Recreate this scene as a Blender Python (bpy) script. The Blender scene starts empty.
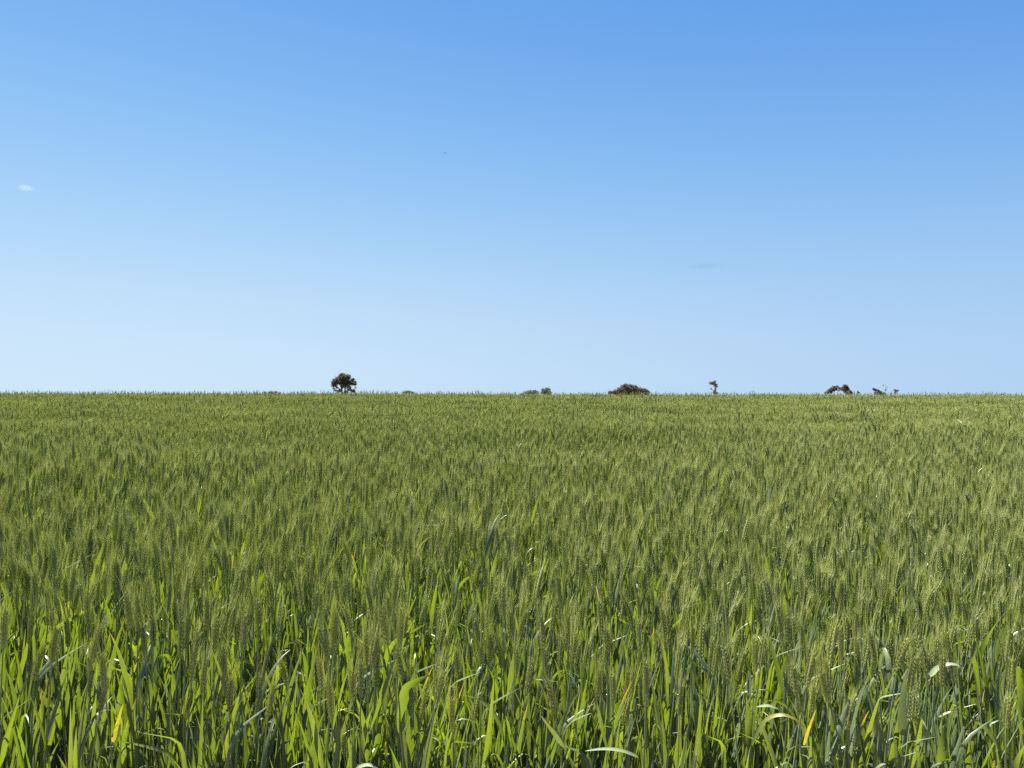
# A field of green bearded wheat under a clear sky; a few trees and bushes beyond the crest.
import bpy, math, random
import numpy as np
from mathutils import Vector, Matrix, Euler, Quaternion

PI = math.pi
RNG = np.random.default_rng(7)
scene = bpy.context.scene
COL = scene.collection

# ------------------------------------------------------------------ camera
EYE = Vector((0.0, 0.0, 1.45))
FPX = 759.0
PITCH = math.radians(0.97)
ROLL = math.radians(0.13)
cam = bpy.data.cameras.new('camera')
cam_o = bpy.data.objects.new('camera', cam)
COL.objects.link(cam_o)
cam.sensor_width = 36.0
cam.lens = FPX / 1024 * 36.0
cam.clip_start = 0.05
cam.clip_end = 30000
cam_o.location = EYE
CAM_R = Matrix.Rotation(PI / 2 + PITCH, 4, 'X') @ Matrix.Rotation(ROLL, 4, 'Z')
cam_o.rotation_euler = CAM_R.to_euler()
scene.camera = cam_o


def at(px, py, dist):
    """the point of the place seen at this pixel, DIST metres out along the ground (y)"""
    d = CAM_R.to_3x3() @ Vector(((px - 512) / FPX, -(py - 384) / FPX, -1.0))
    return EYE + d * (dist / d.y)


# ------------------------------------------------------------------ terrain
SLOPE, D1, D2 = 0.0195, 20.0, 44.0


def ground_y(y):
    y = np.asarray(y, dtype=float)
    u = np.clip((y - D1) / (D2 - D1), 0, 1)
    z = SLOPE * np.minimum(y, D1) + SLOPE * (D2 - D1) * (u - u * u / 2)
    z = np.where(y < 0, SLOPE * y * np.exp(np.minimum(y, 0) / 60), z)
    return z - 0.003 * np.clip(y - 60, 0, 1500)


def ground(x, y):
    x = np.asarray(x, dtype=float); y = np.asarray(y, dtype=float)
    return ground_y(y) + 0.016 * np.sin(x * 0.21 + 1.3 + y * 0.05) * np.clip(y / 20, 0, 1) \
        + 0.010 * np.sin(x * 0.55 - y * 0.31)


# ------------------------------------------------------------------ helpers
def tag(o, label=None, cat=None, group=None, kind=None):
    if label: o['label'] = label
    if cat: o['category'] = cat
    if group: o['group'] = group
    if kind: o['kind'] = kind
    return o


def empty(name, loc, label=None, cat=None, group=None):
    o = bpy.data.objects.new(name, None)
    o.empty_display_size = 0.05
    COL.objects.link(o)
    o.location = loc
    return tag(o, label, cat, group)


class MB:
    """collects triangles with two point attributes and a material slot each"""
    def __init__(s):
        s.v, s.f, s.m, s.tt, s.var, s.n = [], [], [], [], [], 0

    def add(s, v, f, mat=0, tt=None, var=0.0):
        v = np.asarray(v, dtype=float); f = np.asarray(f, dtype=np.int64)
        s.v.append(v); s.f.append(f + s.n)
        s.m.append(np.broadcast_to(np.asarray(mat), (len(f),)).astype(np.int32))
        s.tt.append(np.zeros(len(v)) if tt is None else np.broadcast_to(np.asarray(tt, dtype=float), (len(v),)))
        s.var.append(np.broadcast_to(np.asarray(var, dtype=float), (len(v),)))
        s.n += len(v)

    def arrays(s):
        return (np.concatenate(s.v), np.concatenate(s.f), np.concatenate(s.m),
                np.concatenate(s.tt), np.concatenate(s.var))

    def mesh(s, name, mats, smooth=True):
        return mesh_of(name, s.arrays(), mats, smooth)

    def build(s, name, mats, parent=None, smooth=True):
        return link(name, s.mesh(name, mats, smooth), parent)


def mesh_of(name, arr, mats, smooth=True):
    v, f, m, tt, var = arr
    me = bpy.data.meshes.new(name)
    me.vertices.add(len(v)); me.vertices.foreach_set('co', v.astype(np.float32).ravel())
    me.loops.add(len(f) * 3); me.loops.foreach_set('vertex_index', f.astype(np.int32).ravel())
    me.polygons.add(len(f))
    me.polygons.foreach_set('loop_start', np.arange(0, len(f) * 3, 3, dtype=np.int32))
    me.polygons.foreach_set('loop_total', np.full(len(f), 3, dtype=np.int32))
    for mt in mats: me.materials.append(mt)
    me.polygons.foreach_set('material_index', m)
    me.polygons.foreach_set('use_smooth', np.full(len(f), smooth))
    for nm, a in (('tt', tt), ('var', var)):
        at_ = me.attributes.new(nm, 'FLOAT', 'POINT'); at_.data.foreach_set('value', a.astype(np.float32))
    me.update(); me.validate()
    return me


def link(name, me, parent=None):
    o = bpy.data.objects.new(name, me)
    COL.objects.link(o)
    if parent is not None: o.parent = parent
    return o


def unit(a):
    a = np.asarray(a, dtype=float)
    return a / np.maximum(np.linalg.norm(a, axis=-1, keepdims=True), 1e-9)


def grid_faces(rows, cols, wrap=False):
    f = []
    for i in range(rows - 1):
        for j in range(cols if wrap else cols - 1):
            a, b = i * cols + j, i * cols + (j + 1) % cols
            c, d = a + cols, b + cols
            f += [(a, b, d), (a, d, c)]
    return np.array(f)


def tube(path, radii, sides=5):
    path = np.asarray(path, dtype=float); n = len(path)
    t = unit(np.gradient(path, axis=0))
    ref = np.array([1.0, 0.3, 0.05]) if abs(t[:, 2]).mean() > .6 else np.array([0.05, 0.1, 1.0])
    a = unit(np.cross(t, ref)); b = np.cross(t, a)
    ang = np.arange(sides) * 2 * PI / sides
    r = np.broadcast_to(np.asarray(radii, dtype=float), (n,))
    v = path[:, None, :] + r[:, None, None] * (np.cos(ang)[None, :, None] * a[:, None, :] + np.sin(ang)[None, :, None] * b[:, None, :])
    return v.reshape(-1, 3), grid_faces(n, sides, True)


# ------------------------------------------------------------------ materials
def new_mat(name):
    m = bpy.data.materials.new(name); m.use_nodes = True
    nt = m.node_tree
    for n in list(nt.nodes): nt.nodes.remove(n)
    return m, nt


def N(nt, typ, **kw):
    n = nt.nodes.new(typ)
    for k, v in kw.items():
        if k.startswith('in_'):
            n.inputs[int(k[3:])].default_value = v
        else:
            setattr(n, k, v)
    return n


def mixc(nt, fac, a, b):
    n = nt.nodes.new('ShaderNodeMix'); n.data_type = 'RGBA'
    for sock, val in ((n.inputs[0], fac), (n.inputs[6], a), (n.inputs[7], b)):
        if hasattr(val, 'is_linked'): nt.links.new(val, sock)
        elif isinstance(val, tuple): sock.default_value = (*val, 1)
        else: sock.default_value = val
    return n.outputs[2]


def mathn(nt, op, a, b=None, clamp=False):
    n = nt.nodes.new('ShaderNodeMath'); n.operation = op; n.use_clamp = clamp
    for i, val in enumerate((a, b)):
        if val is None: continue
        if hasattr(val, 'is_linked'): nt.links.new(val, n.inputs[i])
        else: n.inputs[i].default_value = val
    return n.outputs[0]


def attr(nt, name):
    n = nt.nodes.new('ShaderNodeAttribute'); n.attribute_name = name
    return n.outputs['Fac']


def smooth(nt, v, lo, hi):
    n = nt.nodes.new('ShaderNodeMapRange'); n.interpolation_type = 'SMOOTHSTEP'
    nt.links.new(v, n.inputs[0]); n.inputs[1].default_value = lo; n.inputs[2].default_value = hi
    return n.outputs[0]


def plant_mat(name, refl, trans, refl2, trans2, t_fac, rough, spec, tips=False, band=False, veins=False):
    """reflected and let-through colours of a living blade, each varying from plant to plant"""
    m, nt = new_mat(name)
    oi = nt.nodes.new('ShaderNodeObjectInfo')
    var = attr(nt, 'var'); tt = attr(nt, 'tt')
    geo = nt.nodes.new('ShaderNodeNewGeometry')
    noise = N(nt, 'ShaderNodeTexNoise'); noise.inputs['Scale'].default_value = 0.23; noise.inputs['Detail'].default_value = 3
    nt.links.new(geo.outputs['Position'], noise.inputs['Vector'])
    r1 = mathn(nt, 'FRACT', mathn(nt, 'ADD', mathn(nt, 'MULTIPLY', var, 7.31), mathn(nt, 'MULTIPLY', oi.outputs['Random'], 3.7)))
    patch = smooth(nt, noise.outputs['Fac'], 0.35, 0.65)
    k = mathn(nt, 'ADD', mathn(nt, 'MULTIPLY', r1, 0.7), mathn(nt, 'MULTIPLY', patch, 0.3))
    cr, ct = mixc(nt, k, refl, refl2), mixc(nt, k, trans, trans2)
    if band:
        fine = N(nt, 'ShaderNodeTexNoise'); fine.inputs['Scale'].default_value = 160
        nt.links.new(geo.outputs['Position'], fine.inputs['Vector'])
        fb = smooth(nt, fine.outputs['Fac'], 0.42, 0.68)
        cr = mixc(nt, mathn(nt, 'MULTIPLY', fb, 0.14), cr, (0.36, 0.40, 0.20))
    if tips:
        r2 = mathn(nt, 'FRACT', mathn(nt, 'ADD', mathn(nt, 'MULTIPLY', var, 23.7), mathn(nt, 'MULTIPLY', oi.outputs['Random'], 11.3)))
        # how far down from its tip a leaf has turned yellow, for about one leaf in seven
        start = mathn(nt, 'SUBTRACT', 1.0, mathn(nt, 'MULTIPLY', mathn(nt, 'MAXIMUM', mathn(nt, 'SUBTRACT', r2, 0.90), 0.0), 3.2))
        over = mathn(nt, 'SUBTRACT', tt, start)
        yel = smooth(nt, over, -0.02, 0.16)
        dry = smooth(nt, over, 0.16, 0.34)
        cr = mixc(nt, yel, cr, (0.28, 0.22, 0.045)); ct = mixc(nt, yel, ct, (0.36, 0.26, 0.012))
        cr = mixc(nt, dry, cr, (0.34, 0.26, 0.14)); ct = mixc(nt, dry, ct, (0.30, 0.19, 0.06))
        dead = smooth(nt, var, 1.4, 1.6)
        cr = mixc(nt, dead, cr, (0.34, 0.27, 0.15)); ct = mixc(nt, dead, ct, (0.30, 0.20, 0.08))
        vs = N(nt, 'ShaderNodeVectorMath', operation='MULTIPLY'); vs.inputs[1].default_value = (420, 420, 35)
        nt.links.new(geo.outputs['Position'], vs.inputs[0])
        st = N(nt, 'ShaderNodeTexNoise'); st.inputs['Scale'].default_value = 1.0; st.inputs['Detail'].default_value = 2
        nt.links.new(vs.outputs[0], st.inputs['Vector'])
        sf = mathn(nt, 'MULTIPLY', smooth(nt, st.outputs['Fac'], .38, .66), .38)
        cr = mixc(nt, sf, cr, (0.05, 0.085, 0.03)); ct = mixc(nt, sf, ct, (0.085, 0.125, 0.002))
        vein = N(nt, 'ShaderNodeTexNoise'); vein.inputs['Scale'].default_value = 45
        nt.links.new(geo.outputs['Position'], vein.inputs['Vector'])
        cr = mixc(nt, mathn(nt, 'MULTIPLY', smooth(nt, vein.outputs['Fac'], .35, .7), .3), cr, mixc(nt, .5, cr, (0.17, 0.22, 0.13)))
    if veins:      # fine streaks and blotches of a drying blade
        vm = N(nt, 'ShaderNodeVectorMath', operation='MULTIPLY'); vm.inputs[1].default_value = (260, 260, 60)
        nt.links.new(geo.outputs['Position'], vm.inputs[0])
        v1 = N(nt, 'ShaderNodeTexNoise'); v1.inputs['Scale'].default_value = 1.0; v1.inputs['Detail'].default_value = 4
        nt.links.new(vm.outputs[0], v1.inputs['Vector'])
        f = mathn(nt, 'MULTIPLY', smooth(nt, v1.outputs['Fac'], .35, .7), .55)
        cr = mixc(nt, f, cr, (0.085, 0.12, 0.05)); ct = mixc(nt, f, ct, (0.13, 0.18, 0.01))
        base = mathn(nt, 'SUBTRACT', 1.0, smooth(nt, tt, .05, .5))
        cr = mixc(nt, base, cr, (0.10, 0.15, 0.06))
    p = N(nt, 'ShaderNodeBsdfPrincipled')
    nt.links.new(cr, p.inputs['Base Color']); p.inputs['Roughness'].default_value = rough
    p.inputs['Specular IOR Level'].default_value = spec
    tr = N(nt, 'ShaderNodeBsdfTranslucent'); nt.links.new(ct, tr.inputs['Color'])
    mx = N(nt, 'ShaderNodeMixShader'); mx.inputs[0].default_value = t_fac
    nt.links.new(p.outputs[0], mx.inputs[1]); nt.links.new(tr.outputs[0], mx.inputs[2])
    out = N(nt, 'ShaderNodeOutputMaterial'); nt.links.new(mx.outputs[0], out.inputs[0])
    return m


M_LEAF = plant_mat('wheat_leaf', (0.066, 0.108, 0.034), (0.105, 0.155, 0.003), (0.165, 0.208, 0.125), (0.175, 0.222, 0.007), 0.44, 0.43, 0.8, tips=True)
M_STEM = plant_mat('wheat_stem', (0.115, 0.18, 0.060), (0.20, 0.28, 0.03), (0.20, 0.26, 0.125), (0.25, 0.32, 0.05), 0.15, 0.42, 0.5)
M_EAR = plant_mat('wheat_ear', (0.200, 0.243, 0.080), (0.35, 0.40, 0.04), (0.285, 0.318, 0.122), (0.44, 0.47, 0.07), 0.41, 0.40, 0.8, band=True)
M_AWN = plant_mat('wheat_awn', (0.330, 0.366, 0.160), (0.46, 0.507, 0.145), (0.43, 0.45, 0.220), (0.57, 0.59, 0.205), 0.53, 0.45, 0.4)
WHEAT = [M_LEAF, M_STEM, M_EAR, M_AWN]


def simple_mat(name, c1, c2, scale, rough=0.85, trans=None, t_fac=0.3):
    m, nt = new_mat(name)
    geo = nt.nodes.new('ShaderNodeNewGeometry')
    n1 = N(nt, 'ShaderNodeTexNoise'); n1.inputs['Scale'].default_value = scale; n1.inputs['Detail'].default_value = 5
    nt.links.new(geo.outputs['Position'], n1.inputs['Vector'])
    c = mixc(nt, smooth(nt, n1.outputs['Fac'], .35, .65), c1, c2)
    p = N(nt, 'ShaderNodeBsdfPrincipled'); nt.links.new(c, p.inputs['Base Color'])
    p.inputs['Roughness'].default_value = rough; p.inputs['Specular IOR Level'].default_value = 0.3
    sh = p.outputs[0]
    if trans:
        tr = N(nt, 'ShaderNodeBsdfTranslucent'); tr.inputs[0].default_value = (*trans, 1)
        mx = N(nt, 'ShaderNodeMixShader'); mx.inputs[0].default_value = t_fac
        nt.links.new(sh, mx.inputs[1]); nt.links.new(tr.outputs[0], mx.inputs[2]); sh = mx.outputs[0]
    out = N(nt, 'ShaderNodeOutputMaterial'); nt.links.new(sh, out.inputs[0])
    return m


M_SOIL = simple_mat('soil', (0.085, 0.062, 0.038), (0.15, 0.112, 0.070), 9.0)
M_STRAW = simple_mat('straw', (0.38, 0.30, 0.17), (0.55, 0.46, 0.28), 30.0, 0.6)
M_BARK = simple_mat('bark', (0.13, 0.105, 0.085), (0.24, 0.205, 0.17), 1.6)
M_GUM = simple_mat('gum_foliage', (0.056, 0.060, 0.036), (0.092, 0.090, 0.054), 0.5, 0.6, (0.10, 0.10, 0.03), 0.2)
M_SCRUB = simple_mat('scrub_foliage', (0.082, 0.078, 0.056), (0.145, 0.130, 0.098), 0.7, 0.8, (0.10, 0.085, 0.035), 0.2)
M_GREY = simple_mat('grey_foliage', (0.13, 0.13, 0.095), (0.20, 0.19, 0.14), 0.8, 0.8, (0.12, 0.12, 0.06), 0.2)
M_BIRD = simple_mat('feather', (0.10, 0.09, 0.085), (0.2, 0.18, 0.16), 8.0)


# ------------------------------------------------------------------ wheat: one culm
def width_profile(t):
    return np.clip(t / 0.10, 0.35, 1) ** 0.6 * np.clip(1 - np.clip((t - 0.25) / 0.75, 0, 1) ** 1.7, 0.02, 1)


def strip(mb, pts, sides, widths, fold, var, mat=0):
    pts = np.asarray(pts, dtype=float); n = len(pts)
    t = unit(np.gradient(pts, axis=0))
    s = unit(np.asarray(sides) - (np.sum(np.asarray(sides) * t, 1)[:, None]) * t)
    nn = np.cross(s, t)
    w = np.asarray(widths)[:, None]
    v = np.stack([pts - s * w / 2 + nn * w * fold, pts, pts + s * w / 2 + nn * w * fold], 1).reshape(-1, 3)
    mb.add(v, grid_faces(n, 3), mat, np.repeat(np.linspace(0, 1, n), 3), var)


def leaf(mb, rng, base, az, L, W, a0, curl, twist, var, snap=None):
    """a blade leaving BASE towards azimuth AZ at A0 from upright, bending over by CURL along its length"""
    n = 13
    t = np.linspace(0, 1, n)
    ang = a0 + curl * t ** 1.8
    if snap is not None:
        ang = ang + snap[1] * (1 / (1 + np.exp(-(t - snap[0]) * 40)))
    wob = az + 0.25 * np.sin(t * 3 + rng.uniform(0, 6)) * rng.uniform(-1, 1)
    d = np.stack([np.sin(ang) * np.cos(wob), np.sin(ang) * np.sin(wob), np.cos(ang)], 1)
    pts = base + np.concatenate([np.zeros((1, 3)), np.cumsum((d[1:] + d[:-1]) / 2 * (L / (n - 1)), 0)])
    side0 = np.stack([-np.sin(wob), np.cos(wob), np.zeros(n)], 1)
    tg = unit(np.gradient(pts, axis=0)); nrm = np.cross(side0, tg)
    ph = twist * t
    side = side0 * np.cos(ph)[:, None] + nrm * np.sin(ph)[:, None]
    strip(mb, pts, side, W * width_profile(t), rng.uniform(0.12, 0.22), var)


# one spikelet as a low-poly lemon along +z, length 1, radius 1
_rows, _cols = 5, 5
_z = np.array([0, .22, .5, .8, 1.0]); _r = np.array([.25, .85, 1.0, .55, .05])
_a = np.arange(_cols) * 2 * PI / _cols
SPK_V = np.stack([(_r[:, None] * np.cos(_a)).ravel(), (_r[:, None] * np.sin(_a)).ravel(), np.repeat(_z, _cols)], 1)
SPK_F = grid_faces(_rows, _cols, True)


def frame_to(d):
    d = unit(d); a = unit(np.cross(d, [0.13, 0.9, 0.31])); b = np.cross(d, a)
    return np.stack([a, b, d], 1)


def ear(mb, rng, top, d, L, var, awn=1.0):
    d = unit(d)
    az = rng.uniform(0, PI)
    side = unit(np.cross(d, [math.sin(az), math.cos(az), 0.05])); front = np.cross(d, side)
    nod = rng.normal(0, 0.07)
    bend = side * nod + front * rng.normal(0, 0.06)
    n = int(round(L / 0.0042))
    ax = lambda u: top + d * (u * L) + bend * (u * u * L)
    mb.add(*tube([ax(u) for u in (0, .33, .66, .97)], 0.0013, 4), 2, None, var)
    for i in range(n):
        u = i / n
        s = 1 if i % 2 else -1
        if i == n - 1: s = 0
        size = 0.75 + 0.35 * math.sin(PI * min(1, 0.12 + u * 0.92))
        dd = unit(d + 2 * bend * u + side * s * (0.23 - 0.08 * u) + front * rng.normal(0, .06))
        p = ax(u) + side * s * 0.0022
        R = frame_to(dd)
        ls, rs = 0.0122 * size, 0.0021 * size
        v = SPK_V * np.array([rs, rs, ls])
        # two florets side by side make the ear as deep as it is wide
        for q in ((-1, 1) if s else (0,)):
            dq = unit(dd + front * q * 0.24)
            Rq = frame_to(dq)
            pq = p + front * q * 0.0017
            mb.add(pq + v @ Rq.T, SPK_F, 2, u, var)
            # awns
            al = awn * rng.uniform(0.032, 0.054) * (0.75 + 0.4 * u)
            b0 = pq + dq * ls * 0.92
            da = unit(d * 1.0 + 2 * bend * u + side * s * rng.uniform(.05, .20) + front * q * rng.uniform(.02, .15) + rng.normal(0, .03, 3))
            curve = side * s * rng.uniform(-.06, .10)
            pa = [b0, b0 + da * al * .5, b0 + da * al + curve * al]
            mb.add(*tube(pa, [0.00038, 0.00030, 0.00008], 3), 3, u, var)


def culm(seed, flat=False):
    """one wheat shoot, about 0.84 m to the ear's tip: its parts as separate builders"""
    rng = np.random.default_rng(seed)
    H = rng.uniform(0.71, 0.78)
    lean = rng.normal(0, 0.03, 2)
    lean2 = rng.normal(0, 0.05, 2)
    def pt(z):
        u = z / H
        return np.array([lean[0] * u * H + lean2[0] * u ** 3 * H * .6, lean[1] * u * H + lean2[1] * u ** 3 * H * .6, z])
    var = rng.uniform(0, 1)
    st = MB()
    zs = np.linspace(-0.03, H, 9)
    st.add(*tube([pt(z) for z in zs], np.interp(zs / H, [0, .3, .7, .8, 1], [.0030, .0031, .0027, .0017, .0014]), 6), 1, np.repeat(zs / H, 6), var)
    er = MB()
    dtop = unit(pt(H) - pt(H - .03))
    ear(er, rng, pt(H) - dtop * .002, dtop, rng.uniform(0.066, 0.090), var)
    leaves = []
    az = rng.uniform(0, 2 * PI)
    spec = [(H - rng.uniform(.16, .25), rng.uniform(.16, .23), rng.uniform(.0120, .0170)),
            (H - rng.uniform(.26, .35), rng.uniform(.20, .28), rng.uniform(.0115, .0165)),
            (H - rng.uniform(.36, .45), rng.uniform(.20, .28), rng.uniform(.0105, .0150)),
            (H - rng.uniform(.47, .56), rng.uniform(.18, .27), rng.uniform(.0100, .0140))]
    for k, (z, L, W) in enumerate(spec):
        lf = MB()
        a0 = rng.uniform(.04, .32); curl = rng.uniform(0.0, .42) if rng.random() < .87 else rng.uniform(.8, 1.8)
        snap = None
        if rng.random() < .09: snap = (rng.uniform(.35, .7), rng.uniform(.7, 1.7))
        tw = rng.normal(0, .9) if rng.random() < .6 else rng.choice([-1, 1]) * rng.uniform(1.4, 3.0)
        leaf(lf, rng, pt(z), az + k * PI + rng.normal(0, .45), L, W, a0, curl, tw, rng.uniform(0, 1), snap)
        leaves.append(lf)
    if flat:       # a blade folded over level at ear height
        lf = MB()
        leaf(lf, rng, pt(H - .02), rng.uniform(0, 2 * PI), rng.uniform(.11, .16), .015, .12, .15, rng.normal(0, .15), rng.uniform(0, 1), (.45, 1.35))
        leaves.append(lf)
    if rng.random() < .55:   # a dead bottom leaf
        lf = MB()
        leaf(lf, rng, pt(rng.uniform(.10, .22)), rng.uniform(0, 2 * PI), rng.uniform(.12, .22), .009, rng.uniform(.5, 1.1), rng.uniform(.8, 1.8), rng.normal(0, 2), 2.0)
        leaves.append(lf)
    return st, er, leaves


def tiller(seed):
    """a leafy side shoot that bears no ear"""
    rng = np.random.default_rng(seed)
    H = rng.uniform(.40, .52)
    lean = rng.normal(0, .05, 2)
    pt = lambda z: np.array([lean[0] * z, lean[1] * z, z])
    var = rng.uniform(0, 1)
    st = MB()
    zs = np.linspace(-.03, H, 6)
    st.add(*tube([pt(z) for z in zs], [.003, .003, .0029, .0026, .0022, .0010], 6), 1, np.repeat(zs / H, 6), var)
    leaves = []
    az = rng.uniform(0, 2 * PI)
    for k in range(5):
        lf = MB()
        z = H * (1.0 - .17 * k) - rng.uniform(0, .03)
        curl = rng.uniform(0, .35) if rng.random() < .93 else rng.uniform(.7, 1.4)
        snap = (rng.uniform(.5, .8), rng.uniform(.6, 1.6)) if rng.random() < .12 else None
        leaf(lf, rng, pt(z), az + k * PI + rng.normal(0, .5), rng.uniform(.22, .32), rng.uniform(.0105, .0155), rng.uniform(.02, .20), curl, rng.normal(0, 1.1), rng.uniform(0, 1), snap)
        leaves.append(lf)
    return st, None, leaves


def merged(parts):
    out = MB()
    for p in parts:
        v, f, m, tt, var = p.arrays()
        out.add(v, f, m, tt, var)
    return out.arrays()


NV = 28
CULMS = [culm(100 + i, i >= NV - 4) for i in range(NV)]     # the last four carry a blade folded level
NE, NV = NV, NV + 10
CULMS += [tiller(300 + i) for i in range(10)]
CULM_ARR = [merged([p for p in (st, er, *lv) if p]) for st, er, lv in CULMS]

# ------------------------------------------------------------------ the ground
gx = np.concatenate([-np.geomspace(9000, 40, 26), np.linspace(-38, 38, 77), np.geomspace(40, 9000, 26)])
gy = np.concatenate([-np.geomspace(400, 3, 14), np.linspace(-2, 70, 145), np.geomspace(72, 12000, 40)])
GX, GY = np.meshgrid(gx, gy)
gm = MB()
gm.add(np.stack([GX.ravel(), GY.ravel(), ground(GX, GY).ravel()], 1), grid_faces(len(gy), len(gx)))
tag(gm.build('ground', [M_SOIL]), kind='structure')

# straw and dead bits lying on the soil by the field's edge
sm = MB()
for _ in range(1500):
    x, y = RNG.uniform(-4.5, 4.5), RNG.uniform(1.2, 4.5)
    L = RNG.uniform(.03, .16); a = RNG.uniform(0, 2 * PI); z = float(ground(x, y)) + .004
    d = np.array([math.cos(a), math.sin(a), RNG.uniform(-.05, .22)])
    p0 = np.array([x, y, z])
    sm.add(*tube([p0, p0 + d * L * .5 + [0, 0, .004], p0 + d * L], RNG.uniform(.0012, .0028), 4))
tag(sm.build('straw_litter', [M_STRAW]), 'pale dry straw lying on the soil under the front wheat', 'straw', kind='stuff')

# ------------------------------------------------------------------ where the wheat stands
HALF = 512 / FPX
EDGE = 1.72            # the crop's near edge
DENS = 400.0


def height_patch(x, y):
    return 1 + 0.04 * np.sin(x * 1.7 + 0.8 * np.sin(y * 1.1)) * np.sin(y * 1.35 + 1.1) + 0.025 * np.sin(x * .43 + y * .71) + 0.02 * np.sin(x * .9 - y * 2.3 + 2) + 0.02 * np.sin(y * 1.55 + .5 * np.sin(x * .3))


def scatter(y0, y1, dens, margin):
    """random places between two distances, over the width the photo could see"""
    w1 = HALF * y1 + margin
    n = int(dens * (y1 - y0) * 2 * w1)
    x = RNG.uniform(-w1, w1, n); y = RNG.uniform(y0, y1, n)
    keep = np.abs(x) < HALF * y + margin
    return x[keep], y[keep]


NEAR = 9.0
X, Y = [], []
for y0 in np.arange(EDGE - 0.1, NEAR, 0.9):
    a, b = scatter(y0, min(y0 + .9, NEAR), DENS, 1.6)
    X.append(a); Y.append(b)
for y0, y1, dn in ((EDGE - .1, 2.5, 560.), (2.5, 3.6, 260.), (3.4, 5.0, 90.)):    # leafy shoots between the eared ones
    a, b = scatter(y0, y1, dn, 1.6)
    X.append(a); Y.append(b)
n_leafy = sum(len(a) for a in X[-3:])
X, Y = np.concatenate(X), np.concatenate(Y)
LEAFY = np.arange(len(X)) >= len(X) - n_leafy
ragged = EDGE + 0.05 * np.sin(X * 5.1) + 0.04 * np.sin(X * 13.7 + 1)
thin = np.sin(X * 2.3 + 1.7 * np.sin(Y * 2.1)) * np.sin(Y * 2.9 + X) + RNG.normal(0, .45, len(X))
keep = (Y > ragged) & (thin > -1.05) & (LEAFY | (RNG.random(len(X)) < np.interp(Y, [1.95, 2.9], [.50, 1.0])))
X, Y, LEAFY = X[keep], Y[keep], LEAFY[keep]
Hs = height_patch(X, Y) * np.clip(RNG.normal(1.0, 0.055, len(X)), .8, 1.16)
Hs = np.where((RNG.random(len(X)) < .20) & ~LEAFY, Hs * RNG.uniform(.70, .93, len(X)), Hs)
Hs = np.where(RNG.random(len(X)) < .012, Hs * RNG.uniform(1.08, 1.2, len(X)), Hs)
IDX = np.where(RNG.random(len(X)) < .003, RNG.integers(NE - 4, NE, len(X)), RNG.integers(0, NE - 4, len(X)))
IDX = np.where(LEAFY, RNG.integers(NE, NV, len(X)), IDX)
ROTZ = RNG.uniform(0, 2 * PI, len(X))
TX, TY = RNG.normal(0, .045, len(X)), RNG.normal(.03, .052, len(X))
ORDER = np.argsort(Y)
in_view = [i for i in ORDER if abs(X[i]) < HALF * Y[i] * 0.99]
HERO = 12
front = set(in_view[:300 - HERO])


def tilt_rot(tx, ty, rz):
    return Euler((tx, ty, 0)).to_matrix() @ Matrix.Rotation(rz, 3, 'Z')


# ------------------------------------------------------------------ wheat plants of the front rows
FRONT_LABEL = 'green bearded wheat plant standing in the front rows along the near edge of the field'
LEAFY_LABEL = 'leafy green wheat shoot without an ear among the front rows at the near edge'
FRONT_GROUP = 'wheat plants along the near edge of the field'
part_mesh = {}


def culm_meshes(i):
    if i not in part_mesh:
        st, er, lv = CULMS[i]
        part_mesh[i] = (st.mesh('stem', WHEAT), er.mesh('ear', WHEAT) if er else None, [l.mesh('leaf', WHEAT) for l in lv])
    return part_mesh[i]


def wheat_plant(loc, rot, sc, i):
    t = empty('wheat_plant', loc, FRONT_LABEL if i < NE else LEAFY_LABEL, 'wheat plant', FRONT_GROUP)
    t.rotation_euler = rot.to_euler(); t.scale = (sc, sc, sc)
    ms, me_, ml = culm_meshes(i)
    link('stem', ms, t)
    if me_: link('ear', me_, t)
    for m in ml: link('leaf', m, t)
    return t


for i in sorted(front):
    wheat_plant((X[i], Y[i], float(ground(X[i], Y[i]))), tilt_rot(TX[i], TY[i], ROTZ[i]), Hs[i], int(IDX[i]))


# plants of the front rows that one blade makes stand out
def hero(label, pix, dist, width, var, up, seed, colour=None, dz=0.0):
    """a wheat plant with one blade laid through these points (pixel, metres deeper), seen DIST metres out"""
    P = [np.array(at(px, py, dist + dd)) for px, py, dd in pix]
    n = 15
    seg = np.linspace(0, len(P) - 1, n)
    # Catmull-like smooth path
    PP = np.array([P[0], *P, P[-1]])
    pts = []
    for s in seg:
        k = min(int(s), len(P) - 2); u = s - k
        a, b, c, d = PP[k], PP[k + 1], PP[k + 2], PP[k + 3]
        pts.append(.5 * ((2 * b) + (c - a) * u + (2 * a - 5 * b + 4 * c - d) * u * u + (3 * b - a - 3 * c + d) * u ** 3))
    pts = np.array(pts)
    base = pts[0].copy()
    gx_, gy_ = base[0] , base[1] + .02
    root = np.array([gx_, gy_, float(ground(gx_, gy_))])
    t = empty('wheat_plant', root, label, 'wheat plant', FRONT_GROUP)
    rng = np.random.default_rng(seed)
    st, er, lv = CULMS[seed % (NE - 4)]
    ms, me_, ml = culm_meshes(seed % (NE - 4))
    link('stem', ms, t); link('ear', me_, t)
    for m in ml[1:3]: link('leaf', m, t)
    tg = unit(np.gradient(pts, axis=0))
    side = unit(np.cross(tg, np.broadcast_to(unit(up), tg.shape)))
    tt = np.linspace(0, 1, n)
    lf = MB()
    strip(lf, pts - root, side, width * width_profile(tt * .97), .10, var)
    o = lf.build('leaf', [colour or M_LEAF], t)
    return t


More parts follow.
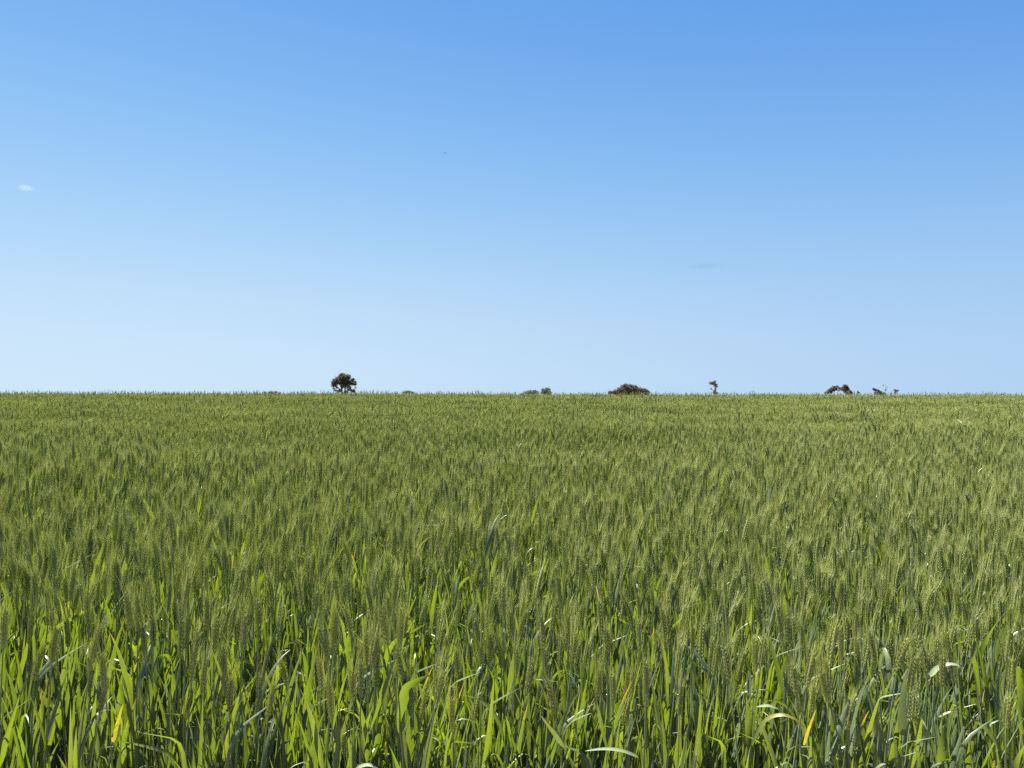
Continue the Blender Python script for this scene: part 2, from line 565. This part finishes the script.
M_PALE = plant_mat('pale_leaf', (0.17, 0.21, 0.14), (0.16, 0.21, 0.03), (0.21, 0.245, 0.17), (0.2, 0.25, 0.04), 0.25, 0.55, 0.3, veins=True)
M_YELL = plant_mat('yellow_leaf', (0.20, 0.19, 0.03), (0.30, 0.27, 0.008), (0.27, 0.22, 0.03), (0.34, 0.27, 0.008), 0.5, 0.45, 0.4, veins=True)
UPS = (-.35, -0.45, 0.83)
hero('wheat plant with a broad pale blade slanting up to the left at the bottom edge', [(582, 790, 0), (575, 766, -.01), (562, 744, -.04), (541, 716, -.07)], 1.62, .019, .2, (-.5, -.45, .75), 3, M_PALE)
hero('wheat plant with a short pale blade lying level to the left at the bottom edge', [(638, 757, .02), (622, 751, 0), (604, 749, -.02), (585, 751, -.03)], 1.60, .011, .3, UPS, 5, M_PALE)
hero('wheat plant with a yellow blade arching over and pointing down to the right', [(752, 745, .03), (764, 722, .01), (780, 715, -.01), (795, 719, -.02), (805, 729, -.03)], 1.64, .010, .3, UPS, 8, M_YELL)
hero('wheat plant with a small yellow tipped blade rising beside the arching yellow one', [(804, 745, .02), (809, 728, .0), (816, 710, -.02)], 1.66, .007, .3, (0, -1, .3), 9, M_YELL)
hero('wheat plant with a pale blade folded level like a bow on the right side', [(975, 634, .05), (968, 630, .02), (953, 629, 0), (940, 633, -.02)], 2.3, .008, .4, UPS, 11, M_PALE)
hero('wheat plant with a tall bright white blade standing upright near the right edge', [(997, 668, .02), (998, 650, .01), (1001, 634, -.01), (1004, 626, -.02)], 2.2, .015, .4, (-.4, -.8, .5), 12, M_PALE)
hero('wheat plant with a narrow pale blade arching level to the right, near the right side', [(930, 676, .0), (938, 668, 0), (950, 664, -.01), (966, 667, -.02)], 1.80, .013, .4, UPS, 14, M_PALE)
hero('wheat plant with a white blade slanting up to the right on the far left', [(104, 628, .03), (109, 618, .02), (116, 606, 0), (126, 592, -.03)], 2.35, .014, .4, (-.5, -.6, .6), 15, M_PALE)
hero('wheat plant with a short pale blade lying level low down on the right', [(778, 709, .02), (768, 706, .0), (756, 707, -.02)], 1.70, .013, .4, UPS, 17, M_PALE)
hero('wheat plant with an orange tipped upright blade near the bottom left corner', [(113, 742, .01), (117, 726, .0), (123, 704, -.02)], 1.64, .010, .3, (.2, -1, .3), 18, M_YELL)
hero('wheat plant with a drooping pale blade curling over at the bottom edge', [(352, 775, .0), (360, 767, 0), (370, 765, -.01), (381, 771, -.02)], 1.60, .010, .4, UPS, 20, M_PALE)
hero('wheat plant with a white blade rising steeply near the right of the bottom rows', [(902, 735, .02), (902, 712, .01), (904, 690, 0), (906, 675, -.02)], 1.66, .017, .4, (-.5, -.8, .4), 22, M_PALE)

# ------------------------------------------------------------------ the rest of the crop, one object
src = bpy.data.collections.new('wheat_sources')       # not linked: only the crop draws from it
for i in range(NV):
    src.objects.link(bpy.data.objects.new('culm_%03d' % i, mesh_of('culm', CULM_ARR[i], WHEAT)))
TS, NT = 0.6, 7
for k in range(NT):
    rng = np.random.default_rng(900 + k)
    mb = MB()
    n = int(DENS * TS * TS)
    for q in range(n):
        v, f, m, tt, var = CULM_ARR[rng.integers(NE - 4, NE) if rng.random() < .004 else rng.integers(0, NE - 4)]
        s = float(np.clip(rng.normal(1.0, .036), .85, 1.08))
        if rng.random() < .007: s *= rng.uniform(1.10, 1.34)
        R = np.array(tilt_rot(rng.normal(0, .055), rng.normal(0, .06), rng.uniform(0, 2 * PI)))
        mb.add(v * s @ R.T + np.array([rng.uniform(-.5, .5) * TS, rng.uniform(-.5, .5) * TS, 0]), f, m, tt, (var + rng.uniform(0, 1) * (var < 1.4) * .37))
    src.objects.link(bpy.data.objects.new('patch_%03d' % k, mb.mesh('patch', WHEAT)))

rest = np.array([i for i in range(len(X)) if i not in front])
P_ = [np.stack([X[rest], Y[rest], ground(X[rest], Y[rest])], 1)]
I_ = [IDX[rest]]
R_ = [np.array([tilt_rot(TX[i], TY[i], ROTZ[i]).to_euler()[:] for i in rest])]
S_ = [Hs[rest]]
# patches farther out
FAR = 58.0
ty = np.arange(NEAR + TS / 2, FAR, TS)
TXs, TYs = [], []
for y in ty:
    w = HALF * y + 3.0
    xs = np.arange(-w, w, TS) + RNG.uniform(0, TS)
    TXs.append(xs); TYs.append(np.full(len(xs), y))
tx, ty = np.concatenate(TXs), np.concatenate(TYs)
tx = tx + RNG.normal(0, .04, len(tx)); ty = ty + RNG.normal(0, .04, len(ty))
P_.append(np.stack([tx, ty, ground(tx, ty)], 1))
I_.append(NV + RNG.integers(0, NT, len(tx)))
R_.append(np.stack([np.zeros(len(tx)), np.full(len(tx), .03), RNG.integers(0, 4, len(tx)) * PI / 2], 1))
S_.append(height_patch(tx, ty) * RNG.normal(1, .02, len(tx)))
P_, I_, R_, S_ = np.concatenate(P_), np.concatenate(I_), np.concatenate(R_), np.concatenate(S_)

pm = bpy.data.meshes.new('wheat_crop')
pm.vertices.add(len(P_)); pm.vertices.foreach_set('co', P_.astype(np.float32).ravel())
a = pm.attributes.new('idx', 'INT', 'POINT'); a.data.foreach_set('value', I_.astype(np.int32))
a = pm.attributes.new('rot', 'FLOAT_VECTOR', 'POINT'); a.data.foreach_set('vector', R_.astype(np.float32).ravel())
a = pm.attributes.new('sc', 'FLOAT', 'POINT'); a.data.foreach_set('value', S_.astype(np.float32))
crop = link('wheat_crop', pm)
tag(crop, 'green field of bearded wheat covering the rise from behind the front rows to the horizon', 'wheat field', kind='stuff')
ng = bpy.data.node_groups.new('crop', 'GeometryNodeTree')
ng.interface.new_socket('Geometry', in_out='INPUT', socket_type='NodeSocketGeometry')
ng.interface.new_socket('Geometry', in_out='OUTPUT', socket_type='NodeSocketGeometry')
gi, go = ng.nodes.new('NodeGroupInput'), ng.nodes.new('NodeGroupOutput')
ci = ng.nodes.new('GeometryNodeCollectionInfo'); ci.inputs['Collection'].default_value = src
ci.inputs['Separate Children'].default_value = True; ci.inputs['Reset Children'].default_value = True
ip = ng.nodes.new('GeometryNodeInstanceOnPoints'); ip.inputs['Pick Instance'].default_value = True


def named(nm, typ):
    n = ng.nodes.new('GeometryNodeInputNamedAttribute'); n.data_type = typ; n.inputs['Name'].default_value = nm
    return n.outputs['Attribute']


e2r = ng.nodes.new('FunctionNodeEulerToRotation')
ng.links.new(named('rot', 'FLOAT_VECTOR'), e2r.inputs[0])
ng.links.new(gi.outputs[0], ip.inputs['Points']); ng.links.new(ci.outputs[0], ip.inputs['Instance'])
ng.links.new(named('idx', 'INT'), ip.inputs['Instance Index'])
ng.links.new(e2r.outputs[0], ip.inputs['Rotation']); ng.links.new(named('sc', 'FLOAT'), ip.inputs['Scale'])
ng.links.new(ip.outputs[0], go.inputs[0])
mod = crop.modifiers.new('crop', 'NODES'); mod.node_group = ng


# ------------------------------------------------------------------ trees and bushes beyond the crest
def leaf_cloud(mb, rng, c, r, n, size, squash=.8, mat=0):
    """leaf-sized faces through a clump, denser towards its shell"""
    d = unit(rng.normal(0, 1, (n, 3)))
    rad = rng.uniform(.15, 1, n) ** .5 * r * (1 + .25 * np.sin(d[:, 0] * 5 + d[:, 2] * 4 + c[0]))
    p = c + d * rad[:, None] * np.array([1, 1, squash])
    a = unit(rng.normal(0, 1, (n, 3))); b = unit(np.cross(a, rng.normal(0, 1, (n, 3))))
    s = size * rng.uniform(.6, 1.4, n)[:, None]
    v = np.stack([p - a * s, p + b * s * .45, p + a * s, p - b * s * .45], 1).reshape(-1, 3)
    i = np.arange(n) * 4
    f = np.concatenate([np.stack([i, i + 1, i + 2], 1), np.stack([i, i + 2, i + 3], 1)])
    mb.add(v, f, mat)


def limb(mb, rng, p0, p1, r0, r1, wob=.06):
    p0, p1 = np.asarray(p0, float), np.asarray(p1, float)
    L = np.linalg.norm(p1 - p0)
    t = np.linspace(0, 1, 6)[:, None]
    off = np.cumsum(rng.normal(0, wob * L / 3, (6, 3)), 0) * np.sin(t * PI)
    mb.add(*tube(p0 + (p1 - p0) * t + off, np.linspace(r0, r1, 6), 6))
    return p1


def far_plant(name, label, cat, px, dist, clumps, limbs, foliage, seed, names=('trunk', 'crown'), size=.13, dens=260, group='trees and bushes beyond the crest'):
    """CLUMPS (dx, y, r in pixels of the photo at this distance: sideways from PX, up from the crest line, radius, fullness)"""
    rng = np.random.default_rng(seed)
    k = dist / FPX
    o2 = at(px, 393, dist)
    g = float(ground(o2.x, dist))
    lift = o2.z - g                    # what the rise of the field hides
    t = empty(name, (o2.x, dist, g), label, cat, group)
    cr, tr = MB(), MB()
    for cx, cz, r, full in clumps:
        c = np.array([cx * k, rng.uniform(-.6, .6) * max(6 * k, .8 * r * k), lift + cz * k])
        R = r * k * 1.25
        leaf_cloud(cr, rng, c, R, int(dens * full * max(R, .35) ** 2 * 4.5), size)
        leaf_cloud(cr, rng, c, R * 1.3, int(dens * full * .35 * max(R, .35) ** 2), size * .8)
        for q in range(4):                                   # bare twigs reaching out of the clump
            dq = unit(rng.normal(0, 1, 3) * [1, 1, .6] + [0, 0, .5])
            limb(tr, rng, c, c + dq * R * rng.uniform(1.0, 1.5), .035, .012)
        for q in range(3 + int(R * 2)):
            cc = c + unit(rng.normal(0, 1, 3)) * R * rng.uniform(.4, .85) * np.array([1, 1, .8])
            leaf_cloud(cr, rng, cc, R * .38, int(dens * full * .5 * max(R, .35)), size)
    for pth, r0, r1 in limbs:
        P = [np.array([x * k, y * k, lift + z * k]) if z is not None else np.array([x * k, y * k, -.1]) for x, y, z in pth]
        rr = np.linspace(r0, r1, len(P))
        for q in range(len(P) - 1):
            limb(tr, rng, P[q], P[q + 1], rr[q], rr[q + 1])
    tr.build(names[0], [M_BARK], t)
    cr.build(names[1], [foliage], t, smooth=False)
    return t


G = None   # ground level in a limb's path
# spreading gum (dome of foliage, separate tufts to the right)
far_plant('gum_tree', 'tallest tree on the horizon, dark domed gum with gaps between its limbs', 'tree', 343, 200,
          [(-1, 14.6, 4.6, 1), (3.2, 15, 3.6, 1), (-5.6, 12.4, 3.2, 1), (1, 11.2, 3.6, .9), (-3.2, 10.5, 3.0, .8), (-8.6, 10.3, 2.5, .9), (-10.6, 7.8, 1.9, .8),
           (5, 16.8, 1.8, .8), (-1.5, 17.2, 2.4, .8), (9.6, 13.0, 1.9, .8), (11.3, 10.8, 1.4, .5), (7.6, 9.8, 2.6, .8), (10, 9.0, 1.8, .5), (13.2, 8.8, 1.3, .4),
           (0.8, 6.8, 2.4, .45), (4, 7.5, 2, .5), (-2, 2.5, 1.6, .9), (7.6, 2.8, 1.3, .9), (10.4, 1.8, 1.8, .8), (-6.5, 6.0, 1.5, .3), (-9, 4.2, 1.4, .3), (5, 3.5, 1.6, .3), (.8, 16.8, 3.2, 1), (-3.4, 14.6, 3.2, 1), (-7.4, 8.6, 2, .5), (-7.5, 2.5, 1.3, .25), (-4.6, 1.4, 1.5, .5), (3, .6, 1.8, .6), (6.5, 5.4, 1.6, .3), (12, 5.6, 1.2, .2)],
          [([(0, 0, G), (-1, 0, 1.5), (-2, 0, 7), (-1, 1, 15)], .30, .07), ([(-1, 0, 1), (-5, 1, 5), (-8.5, 1, 10)], .16, .05), ([(.6, 0, G), (2, 0, 5), (3.4, -1, 13)], .24, .06),
           ([(1.5, 0, 3.5), (6, 1, 7), (10, 0, 10.5), (9.6, 0, 13)], .14, .04), ([(1, 0, 1), (5, 0, 5), (13, 0, 8.8)], .1, .03), ([(1.6, 0, G), (5, 0, 0), (10.4, 0, 2)], .1, .04), ([(-3, 0, 4), (-6, 0, 5), (-10.6, 0, 8)], .09, .03)],
          M_GUM, 21, dens=215)
# broad brown thicket
far_plant('thicket_bush', 'broad low brown thicket humped in the middle, widest clump on the horizon', 'bush', 628, 150,
          [(0, 4.0, 5, 1.2), (-5, 3.2, 4.2, 1.2), (5, 3.6, 4.4, 1.2), (-9.5, 1.6, 3.2, 1.1), (10.5, 2.2, 3.4, 1.1), (15, 1.6, 3.0, 1), (19, .8, 2.6, .9), (-14, .6, 2.2, .9), (-18, .2, 2, .8), (-12, -.6, 2.4, 1), (-7, -.4, 2.8, 1), (-2, -.4, 3, 1), (3, -.4, 3, 1), (8, -.5, 2.8, 1), (13, -.6, 2.6, 1), (18, -1, 2.2, .9), (-3.6, 7.2, 1.7, .8), (3, 6.6, 2.2, .8), (7.5, 5.0, 2, .7)],
          [([(x * .6, 0, G), (x, 0, z)], .07, .02) for x, z in ((-16, 1), (-11, 2), (-7, 5), (-4, 8.6), (-3, 9), (0, 6), (1.5, 8.4), (3, 7.4), (6, 7), (9, 5), (13, 4), (17, 3), (20, 2))],
          M_SCRUB, 22, ('stem', 'foliage'), .10, 420)
# slim tree with a ragged top
far_plant('slim_tree', 'thin lone tree with a forked ragged top on a bare stem', 'tree', 714, 170,
          [(-2.8, 9.9, 1.6, .9), (-1.0, 10.2, 1.3, .9), (1.6, 11.4, 1.4, .9), (.6, 9.3, 1.4, .8), (1.5, 7.8, 1.5, .35), (2.4, 6.2, 1.4, .3), (.4, 7.4, 1.3, .25), (-.4, 9.4, 1.2, .6), (2, 4.6, 1.0, .4), (1.7, 3.0, .9, .35), (.9, 1.0, 1.6, 1.0), (-.9, .2, 1.2, .9), (2.4, -.2, 1.2, .8), (-2.5, 4.0, 1.0, .15), (2.6, 8.6, 1.0, .3)],
          [([(1.0, 0, G), (1.2, 0, 2), (1.5, 0, 5.5), (1.2, 0, 8.2)], .12, .05), ([(1.4, 0, 6), (.2, 0, 8.6), (-2.4, 0, 10.4)], .06, .03), ([(1.7, 0, 5), (1.9, 0, 8), (1.7, 0, 11.5)], .08, .03), ([(1.2, 0, 1.5), (-1.6, 0, 3), (-2.8, 0, 5)], .07, .02), ([(1.8, 0, 5.5), (3, 0, 7.5), (3.4, 0, 9)], .06, .02), ([(1.2, 0, 7.5), (-.6, 0, 8.4), (-1.5, 0, 9.6)], .06, .02)],
          M_GREY, 23, dens=210, size=.10)
# sprawling tree, bare in the middle
far_plant('sprawling_tree', 'low sprawling brown tree with sky showing under its arched crown', 'tree', 834, 190,
          [(-5.3, 2.2, 1.7, 1), (-3.4, 3.8, 1.9, 1), (-.9, 4.7, 2.3, 1), (-2.2, 2.8, 1.8, .9), (.8, 5.9, 1.4, .7), (3.9, 6.6, 1.2, .5), (2.4, 5.6, 1.3, .5), (5.4, 4.4, 1.3, .6), (4.2, 5.2, 1.1, .4), (-7.4, 1.0, 1.3, .8), (-9.5, -.2, 1.2, .7), (-6.0, .2, 1.6, .9), (-3.5, .8, 1.3, .6), (6, 2.6, .9, .3), (1.2, 3.2, 1.2, .35)],
          [([(-2, 0, G), (-2.4, 0, 2), (-3.6, 0, 4)], .12, .04), ([(-1.6, 0, G), (.6, 0, 3), (3.9, 0, 6.6)], .09, .03), ([(-4, 0, G), (-5, 0, 2)], .08, .03), ([(.4, 0, 3), (3.5, 0, 3.6), (5.4, 0, 4.8)], .06, .02)],
          M_SCRUB, 24, dens=380, size=.10)
far_plant('round_tree', 'small round brown tree beside the sprawling one', 'tree', 844.5, 185,
          [(-.2, 5.6, 2.5, 1.2), (0, 6.8, 1.7, 1), (.8, 4.4, 2.2, 1.1), (1.9, 3.2, 1.9, 1), (-1.2, 4.2, 1.6, .8), (1.4, 1.6, 1.6, .7), (.2, 2.6, 1.4, .5), (2.6, .2, 1.5, .8)],
          [([(1.0, 0, G), (.9, 0, 2), (.2, 0, 6)], .12, .04), ([(1, 0, 1), (2.4, 0, 3.6)], .06, .02)], M_SCRUB, 25, dens=420, size=.10)
far_plant('low_bush', 'small dark bush at the right foot of the round brown tree', 'bush', 850, 180,
          [(0, 1.5, 1.6, 1.1), (1.4, .6, 1.4, 1), (-1.8, .4, 1.5, 1), (3.2, -.3, 1.2, .8), (.4, -.6, 1.6, 1), (7, 1.2, .8, .3), (8.2, .2, 1.0, .4)], [([(0, 0, G), (0, 0, 2)], .06, .02), ([(6, 0, G), (7.4, 0, 2.8)], .025, .01)], M_GUM, 26, ('stem', 'foliage'), .09, 360)
far_plant('leaning_bush', 'dark bush with a tuft leaning to the left, left of two right-hand tufts', 'bush', 876, 175,
          [(-.2, 3.0, 1.4, 1), (-1.5, 4.1, 1.0, 1), (.8, 2.0, 1.4, 1), (1.6, .8, 1.4, 1), (-.9, 3.4, 1.1, .8), (1.2, -.4, 1.6, 1)], [([(1, 0, G), (0, 0, 3), (-1.8, 0, 4.4)], .07, .02), ([(0, 0, 2.4), (2.2, 0, 5.2)], .025, .01)], M_GUM, 27, ('stem', 'foliage'), .09, 360)
far_plant('low_bush', 'flat dark bush hugging the horizon between the leaning bush and the last tuft', 'bush', 881, 178,
          [(.4, 1.0, 1.5, 1.1), (-1.8, .5, 1.3, 1), (-.6, 1.4, .9, .7), (0, -.8, 1.8, 1), (2.2, -.4, 1.2, .8)], [([(0, 0, G), (0, 0, 1.4)], .06, .02)], M_GUM, 28, ('stem', 'foliage'), .09, 360)
far_plant('sapling', 'bare thin upright sapling with one small tuft, right of the flat dark bush', 'sapling', 885.3, 170,
          [(-1.1, 3.1, .6, .7), (-.2, 7.4, .45, .25), (0, 5.2, .4, .2)], [([(.2, 0, G), (0, 0, 3), (.1, 0, 8.8)], .055, .022), ([(.1, 0, 1.4), (-1.1, 0, 3.2)], .03, .012), ([(0, 0, 4), (.7, 0, 5.6)], .02, .01)], M_GUM, 34, dens=300, size=.08)
far_plant('small_tree', 'tiny tufted tree on a short stem, rightmost on the horizon', 'tree', 895.5, 182,
          [(-1.3, 2.4, 1.0, .8), (.5, 3.0, 1.1, .8), (1.6, 2.5, .9, .7), (0, 1.8, 1.0, .8), (.2, .2, 1.0, .6)], [([(0, 0, G), (0, 0, .8), (0, 0, 3)], .10, .04), ([(0, 0, .6), (-1.6, 0, 3.2)], .05, .02), ([(0, 0, .8), (2, 0, 3.4)], .04, .015)], M_GUM, 29, dens=300, size=.09)
far_plant('grey_bush', 'rounded grey bush standing just above the horizon, near the middle', 'bush', 546, 160,
          [(-2.4, 2.6, 2.2, 1), (1.4, 2.8, 2.6, 1), (3.3, 3.5, 1.5, .8), (.3, 4.2, 1.3, .6), (2.6, 1.3, 2, .9), (0, -.2, 2.2, 1), (3.4, -.4, 1.8, .9), (-3, .4, 1.8, 1)], [([(0, 0, G), (.5, 0, 4.6)], .07, .02), ([(0, 0, G), (3, 0, 4)], .05, .02)], M_GREY, 30, ('stem', 'foliage'), .10, 210)
far_plant('grey_bush', 'low sparse grey bush left of the rounded grey bush', 'bush', 532, 165,
          [(-4, .8, 1.7, .8), (-1, 1.0, 1.9, .9), (2.2, 1.4, 1.7, .8), (5, .9, 1.7, .8), (-6.4, .2, 1.4, .5), (3.4, 2.6, .8, .5), (-2.5, -.5, 1.8, .9), (1, -.5, 1.8, .9), (4, -.6, 1.7, .9)], [([(0, 0, G), (-1, 0, 2.4)], .05, .02), ([(2, 0, G), (3.6, 0, 3.6)], .04, .01)], M_GREY, 31, ('stem', 'foliage'), .10, 210)
far_plant('flat_bush', 'long flat grey bush barely showing, leftmost on the horizon', 'bush', 271, 170,
          [(-5, 0.2, 1.5, .8), (-2, .5, 1.6, 1), (1.5, .5, 1.6, 1), (5, .3, 1.5, .9), (8, -.2, 1.3, .7)], [([(0, 0, G), (0, 0, 1)], .05, .02)], M_GREY, 32, ('stem', 'foliage'), .10, 210)
far_plant('low_bush', 'low brown bush peeping over the crest right of the tallest tree', 'bush', 408, 170,
          [(-4, .5, 1.5, .7), (-1, 1.0, 1.6, .8), (2, .9, 1.6, .8), (5, .3, 1.5, .7)], [([(0, 0, G), (0, 0, 1.4)], .05, .02), ([(1, 0, G), (2, 0, 2.2)], .03, .01)], M_SCRUB, 33, ('stem', 'foliage'), .10, 200)

# ------------------------------------------------------------------ a bird far up
bp = at(445, 153, 230)
bmb = MB()
tz = np.linspace(0, 1, 9)
bmb.add(*tube([(0, -.22 + .46 * t, .015 * math.sin(t * 3)) for t in tz], [.008, .03, .05, .062, .062, .05, .04, .036, .006], 8))
for s in (-1, 1):
    for q in range(2):
        x0, x1 = (.03, .22) if q == 0 else (.22, .46)
        c0, c1 = (.17, .14) if q == 0 else (.14, .03)
        z0, z1 = (.02, .10) if q == 0 else (.10, .04)
        y0, y1 = (.10, .13) if q == 0 else (.13, .02)
        v = [(s * x0, y0, z0), (s * x0, y0 - c0, z0), (s * x1, y1 - c1, z1), (s * x1, y1, z1)]
        v += [(a_, b_, c_ + .016) for a_, b_, c_ in v]
        f = [(0, 1, 2), (0, 2, 3), (4, 6, 5), (4, 7, 6), (0, 4, 5), (0, 5, 1), (1, 5, 6), (1, 6, 2), (2, 6, 7), (2, 7, 3), (3, 7, 4), (3, 4, 0)]
        bmb.add(v, f)
bird = bmb.build('bird', [M_BIRD])
bird.location = bp; bird.rotation_euler = (0.15, 0.5, 1.1)
tag(bird, 'tiny dark bird flying high in the blue sky', 'bird')


# ------------------------------------------------------------------ two faint wisps of cloud
def cloud(px, py, dist, wpx, hpx, dens, label, seed, hue=(.98, .98, .98)):
    k = dist / FPX
    rng = np.random.default_rng(seed)
    mb = MB()
    rows, cols = 9, 16
    th = np.linspace(0, PI, rows); ph = np.arange(cols) * 2 * PI / cols
    v = np.array([[math.sin(a) * math.cos(b), math.sin(a) * math.sin(b), math.cos(a)] for a in th for b in ph])
    v = v * (1 + .12 * np.sin(v[:, :1] * 4 + 1) + .08 * np.sin(v[:, 2:3] * 7 + v[:, :1] * 3))
    mb.add(v * np.array([wpx * k / 2, wpx * k / 2, hpx * k / 2]), grid_faces(rows, cols, True)[:, ::-1])
    m, nt = new_mat('cloud_vapour')
    tc = nt.nodes.new('ShaderNodeTexCoord')
    mp = N(nt, 'ShaderNodeVectorMath', operation='MULTIPLY'); mp.inputs[1].default_value = (2 / (wpx * k), 2 / (wpx * k), 2 / (hpx * k))
    nt.links.new(tc.outputs['Object'], mp.inputs[0])
    ln = N(nt, 'ShaderNodeVectorMath', operation='LENGTH'); nt.links.new(mp.outputs[0], ln.inputs[0])
    nz = N(nt, 'ShaderNodeTexNoise'); nz.inputs['Scale'].default_value = 0.9; nz.inputs['Detail'].default_value = 2
    nt.links.new(mp.outputs[0], nz.inputs['Vector'])
    fall = mathn(nt, 'SUBTRACT', 1.0, ln.outputs['Value'], True)
    nn = mathn(nt, 'ADD', mathn(nt, 'MULTIPLY', smooth(nt, nz.outputs['Fac'], .3, .7), .6), .4)
    dn = mathn(nt, 'MULTIPLY', mathn(nt, 'MULTIPLY', fall, nn), dens)
    pv = N(nt, 'ShaderNodeVolumePrincipled'); pv.inputs['Color'].default_value = (*hue, 1); pv.inputs['Anisotropy'].default_value = 0.3
    nt.links.new(dn, pv.inputs['Density'])
    out = N(nt, 'ShaderNodeOutputMaterial'); nt.links.new(pv.outputs[0], out.inputs['Volume'])
    o = mb.build('cloud', [m]); o.location = at(px, py, dist)
    return tag(o, label, 'cloud')


cloud(26.5, 188, 2600, 20, 6.5, .0036, 'tiny white wisp of cloud low in the blue sky on the left', 1, (1.0, .955, .94))
cloud(706, 266, 2800, 46, 5, .0060, 'barely visible thin streak of cloud right of the middle of the sky', 2, (.10, .14, .20))  # shade painted in: dark vapour colour makes the streak look like shaded cloud

# ------------------------------------------------------------------ daylight
SUN_EL, SUN_AZ = math.radians(60), math.radians(-41)
w = bpy.data.worlds.new('World'); scene.world = w; w.use_nodes = True
nt = w.node_tree
bg = nt.nodes['Background']
sky = nt.nodes.new('ShaderNodeTexSky'); sky.sky_type = 'NISHITA'; sky.sun_disc = False
sky.sun_elevation = SUN_EL; sky.sun_rotation = SUN_AZ
sky.air_density = 1.0; sky.dust_density = 0.0; sky.ozone_density = 1.0
tc = nt.nodes.new('ShaderNodeTexCoord')
# the air's own profile: paler for longer above the horizon than the model's default
sx = nt.nodes.new('ShaderNodeSeparateXYZ'); nt.links.new(tc.outputs['Generated'], sx.inputs[0])
cx = nt.nodes.new('ShaderNodeCombineXYZ')
nt.links.new(sx.outputs[0], cx.inputs[0]); nt.links.new(sx.outputs[1], cx.inputs[1])
zz = mathn(nt, 'POWER', mathn(nt, 'MAXIMUM', sx.outputs[2], 0.0), 2.0)
nt.links.new(mathn(nt, 'ADD', mathn(nt, 'MULTIPLY', zz, 1.5), 0.1), cx.inputs[2])
nt.links.new(cx.outputs[0], sky.inputs[0])
sep = nt.nodes.new('ShaderNodeSeparateColor'); nt.links.new(sky.outputs[0], sep.inputs[0])
cmb = nt.nodes.new('ShaderNodeCombineColor')
SKY_S = 0.06
EXPO = 2.35
for i, (g, k) in enumerate(((1.313, .065), (.818, .152), (.301, .503))):
    o = mathn(nt, 'MULTIPLY', mathn(nt, 'POWER', sep.outputs[i], g), k / SKY_S / 2 ** EXPO)
    o = mathn(nt, 'MINIMUM', o, 12.0)
    nt.links.new(o, cmb.inputs[i])
nt.links.new(cmb.outputs[0], bg.inputs[0]); bg.inputs[1].default_value = SKY_S

sl = bpy.data.lights.new('sun', 'SUN'); sl.energy = 5.0; sl.angle = math.radians(0.53); sl.color = (1.0, .95, .85)
so = bpy.data.objects.new('sun', sl); COL.objects.link(so)
sd = Vector((math.sin(SUN_AZ) * math.cos(SUN_EL), math.cos(SUN_AZ) * math.cos(SUN_EL), math.sin(SUN_EL)))
so.rotation_euler = sd.to_track_quat('Z', 'Y').to_euler()
so.location = (-20, 30, 60)

scene.view_settings.view_transform = 'Standard'
scene.view_settings.look = 'None'
scene.view_settings.exposure = EXPO
scene.view_settings.gamma = 1.0
scene.view_settings.use_curve_mapping = False
scene.cycles.use_denoising = False
scene.cycles.max_bounces = 8
scene.cycles.transmission_bounces = 6
scene.cycles.diffuse_bounces = 4
scene.cycles.volume_step_rate = 1.0
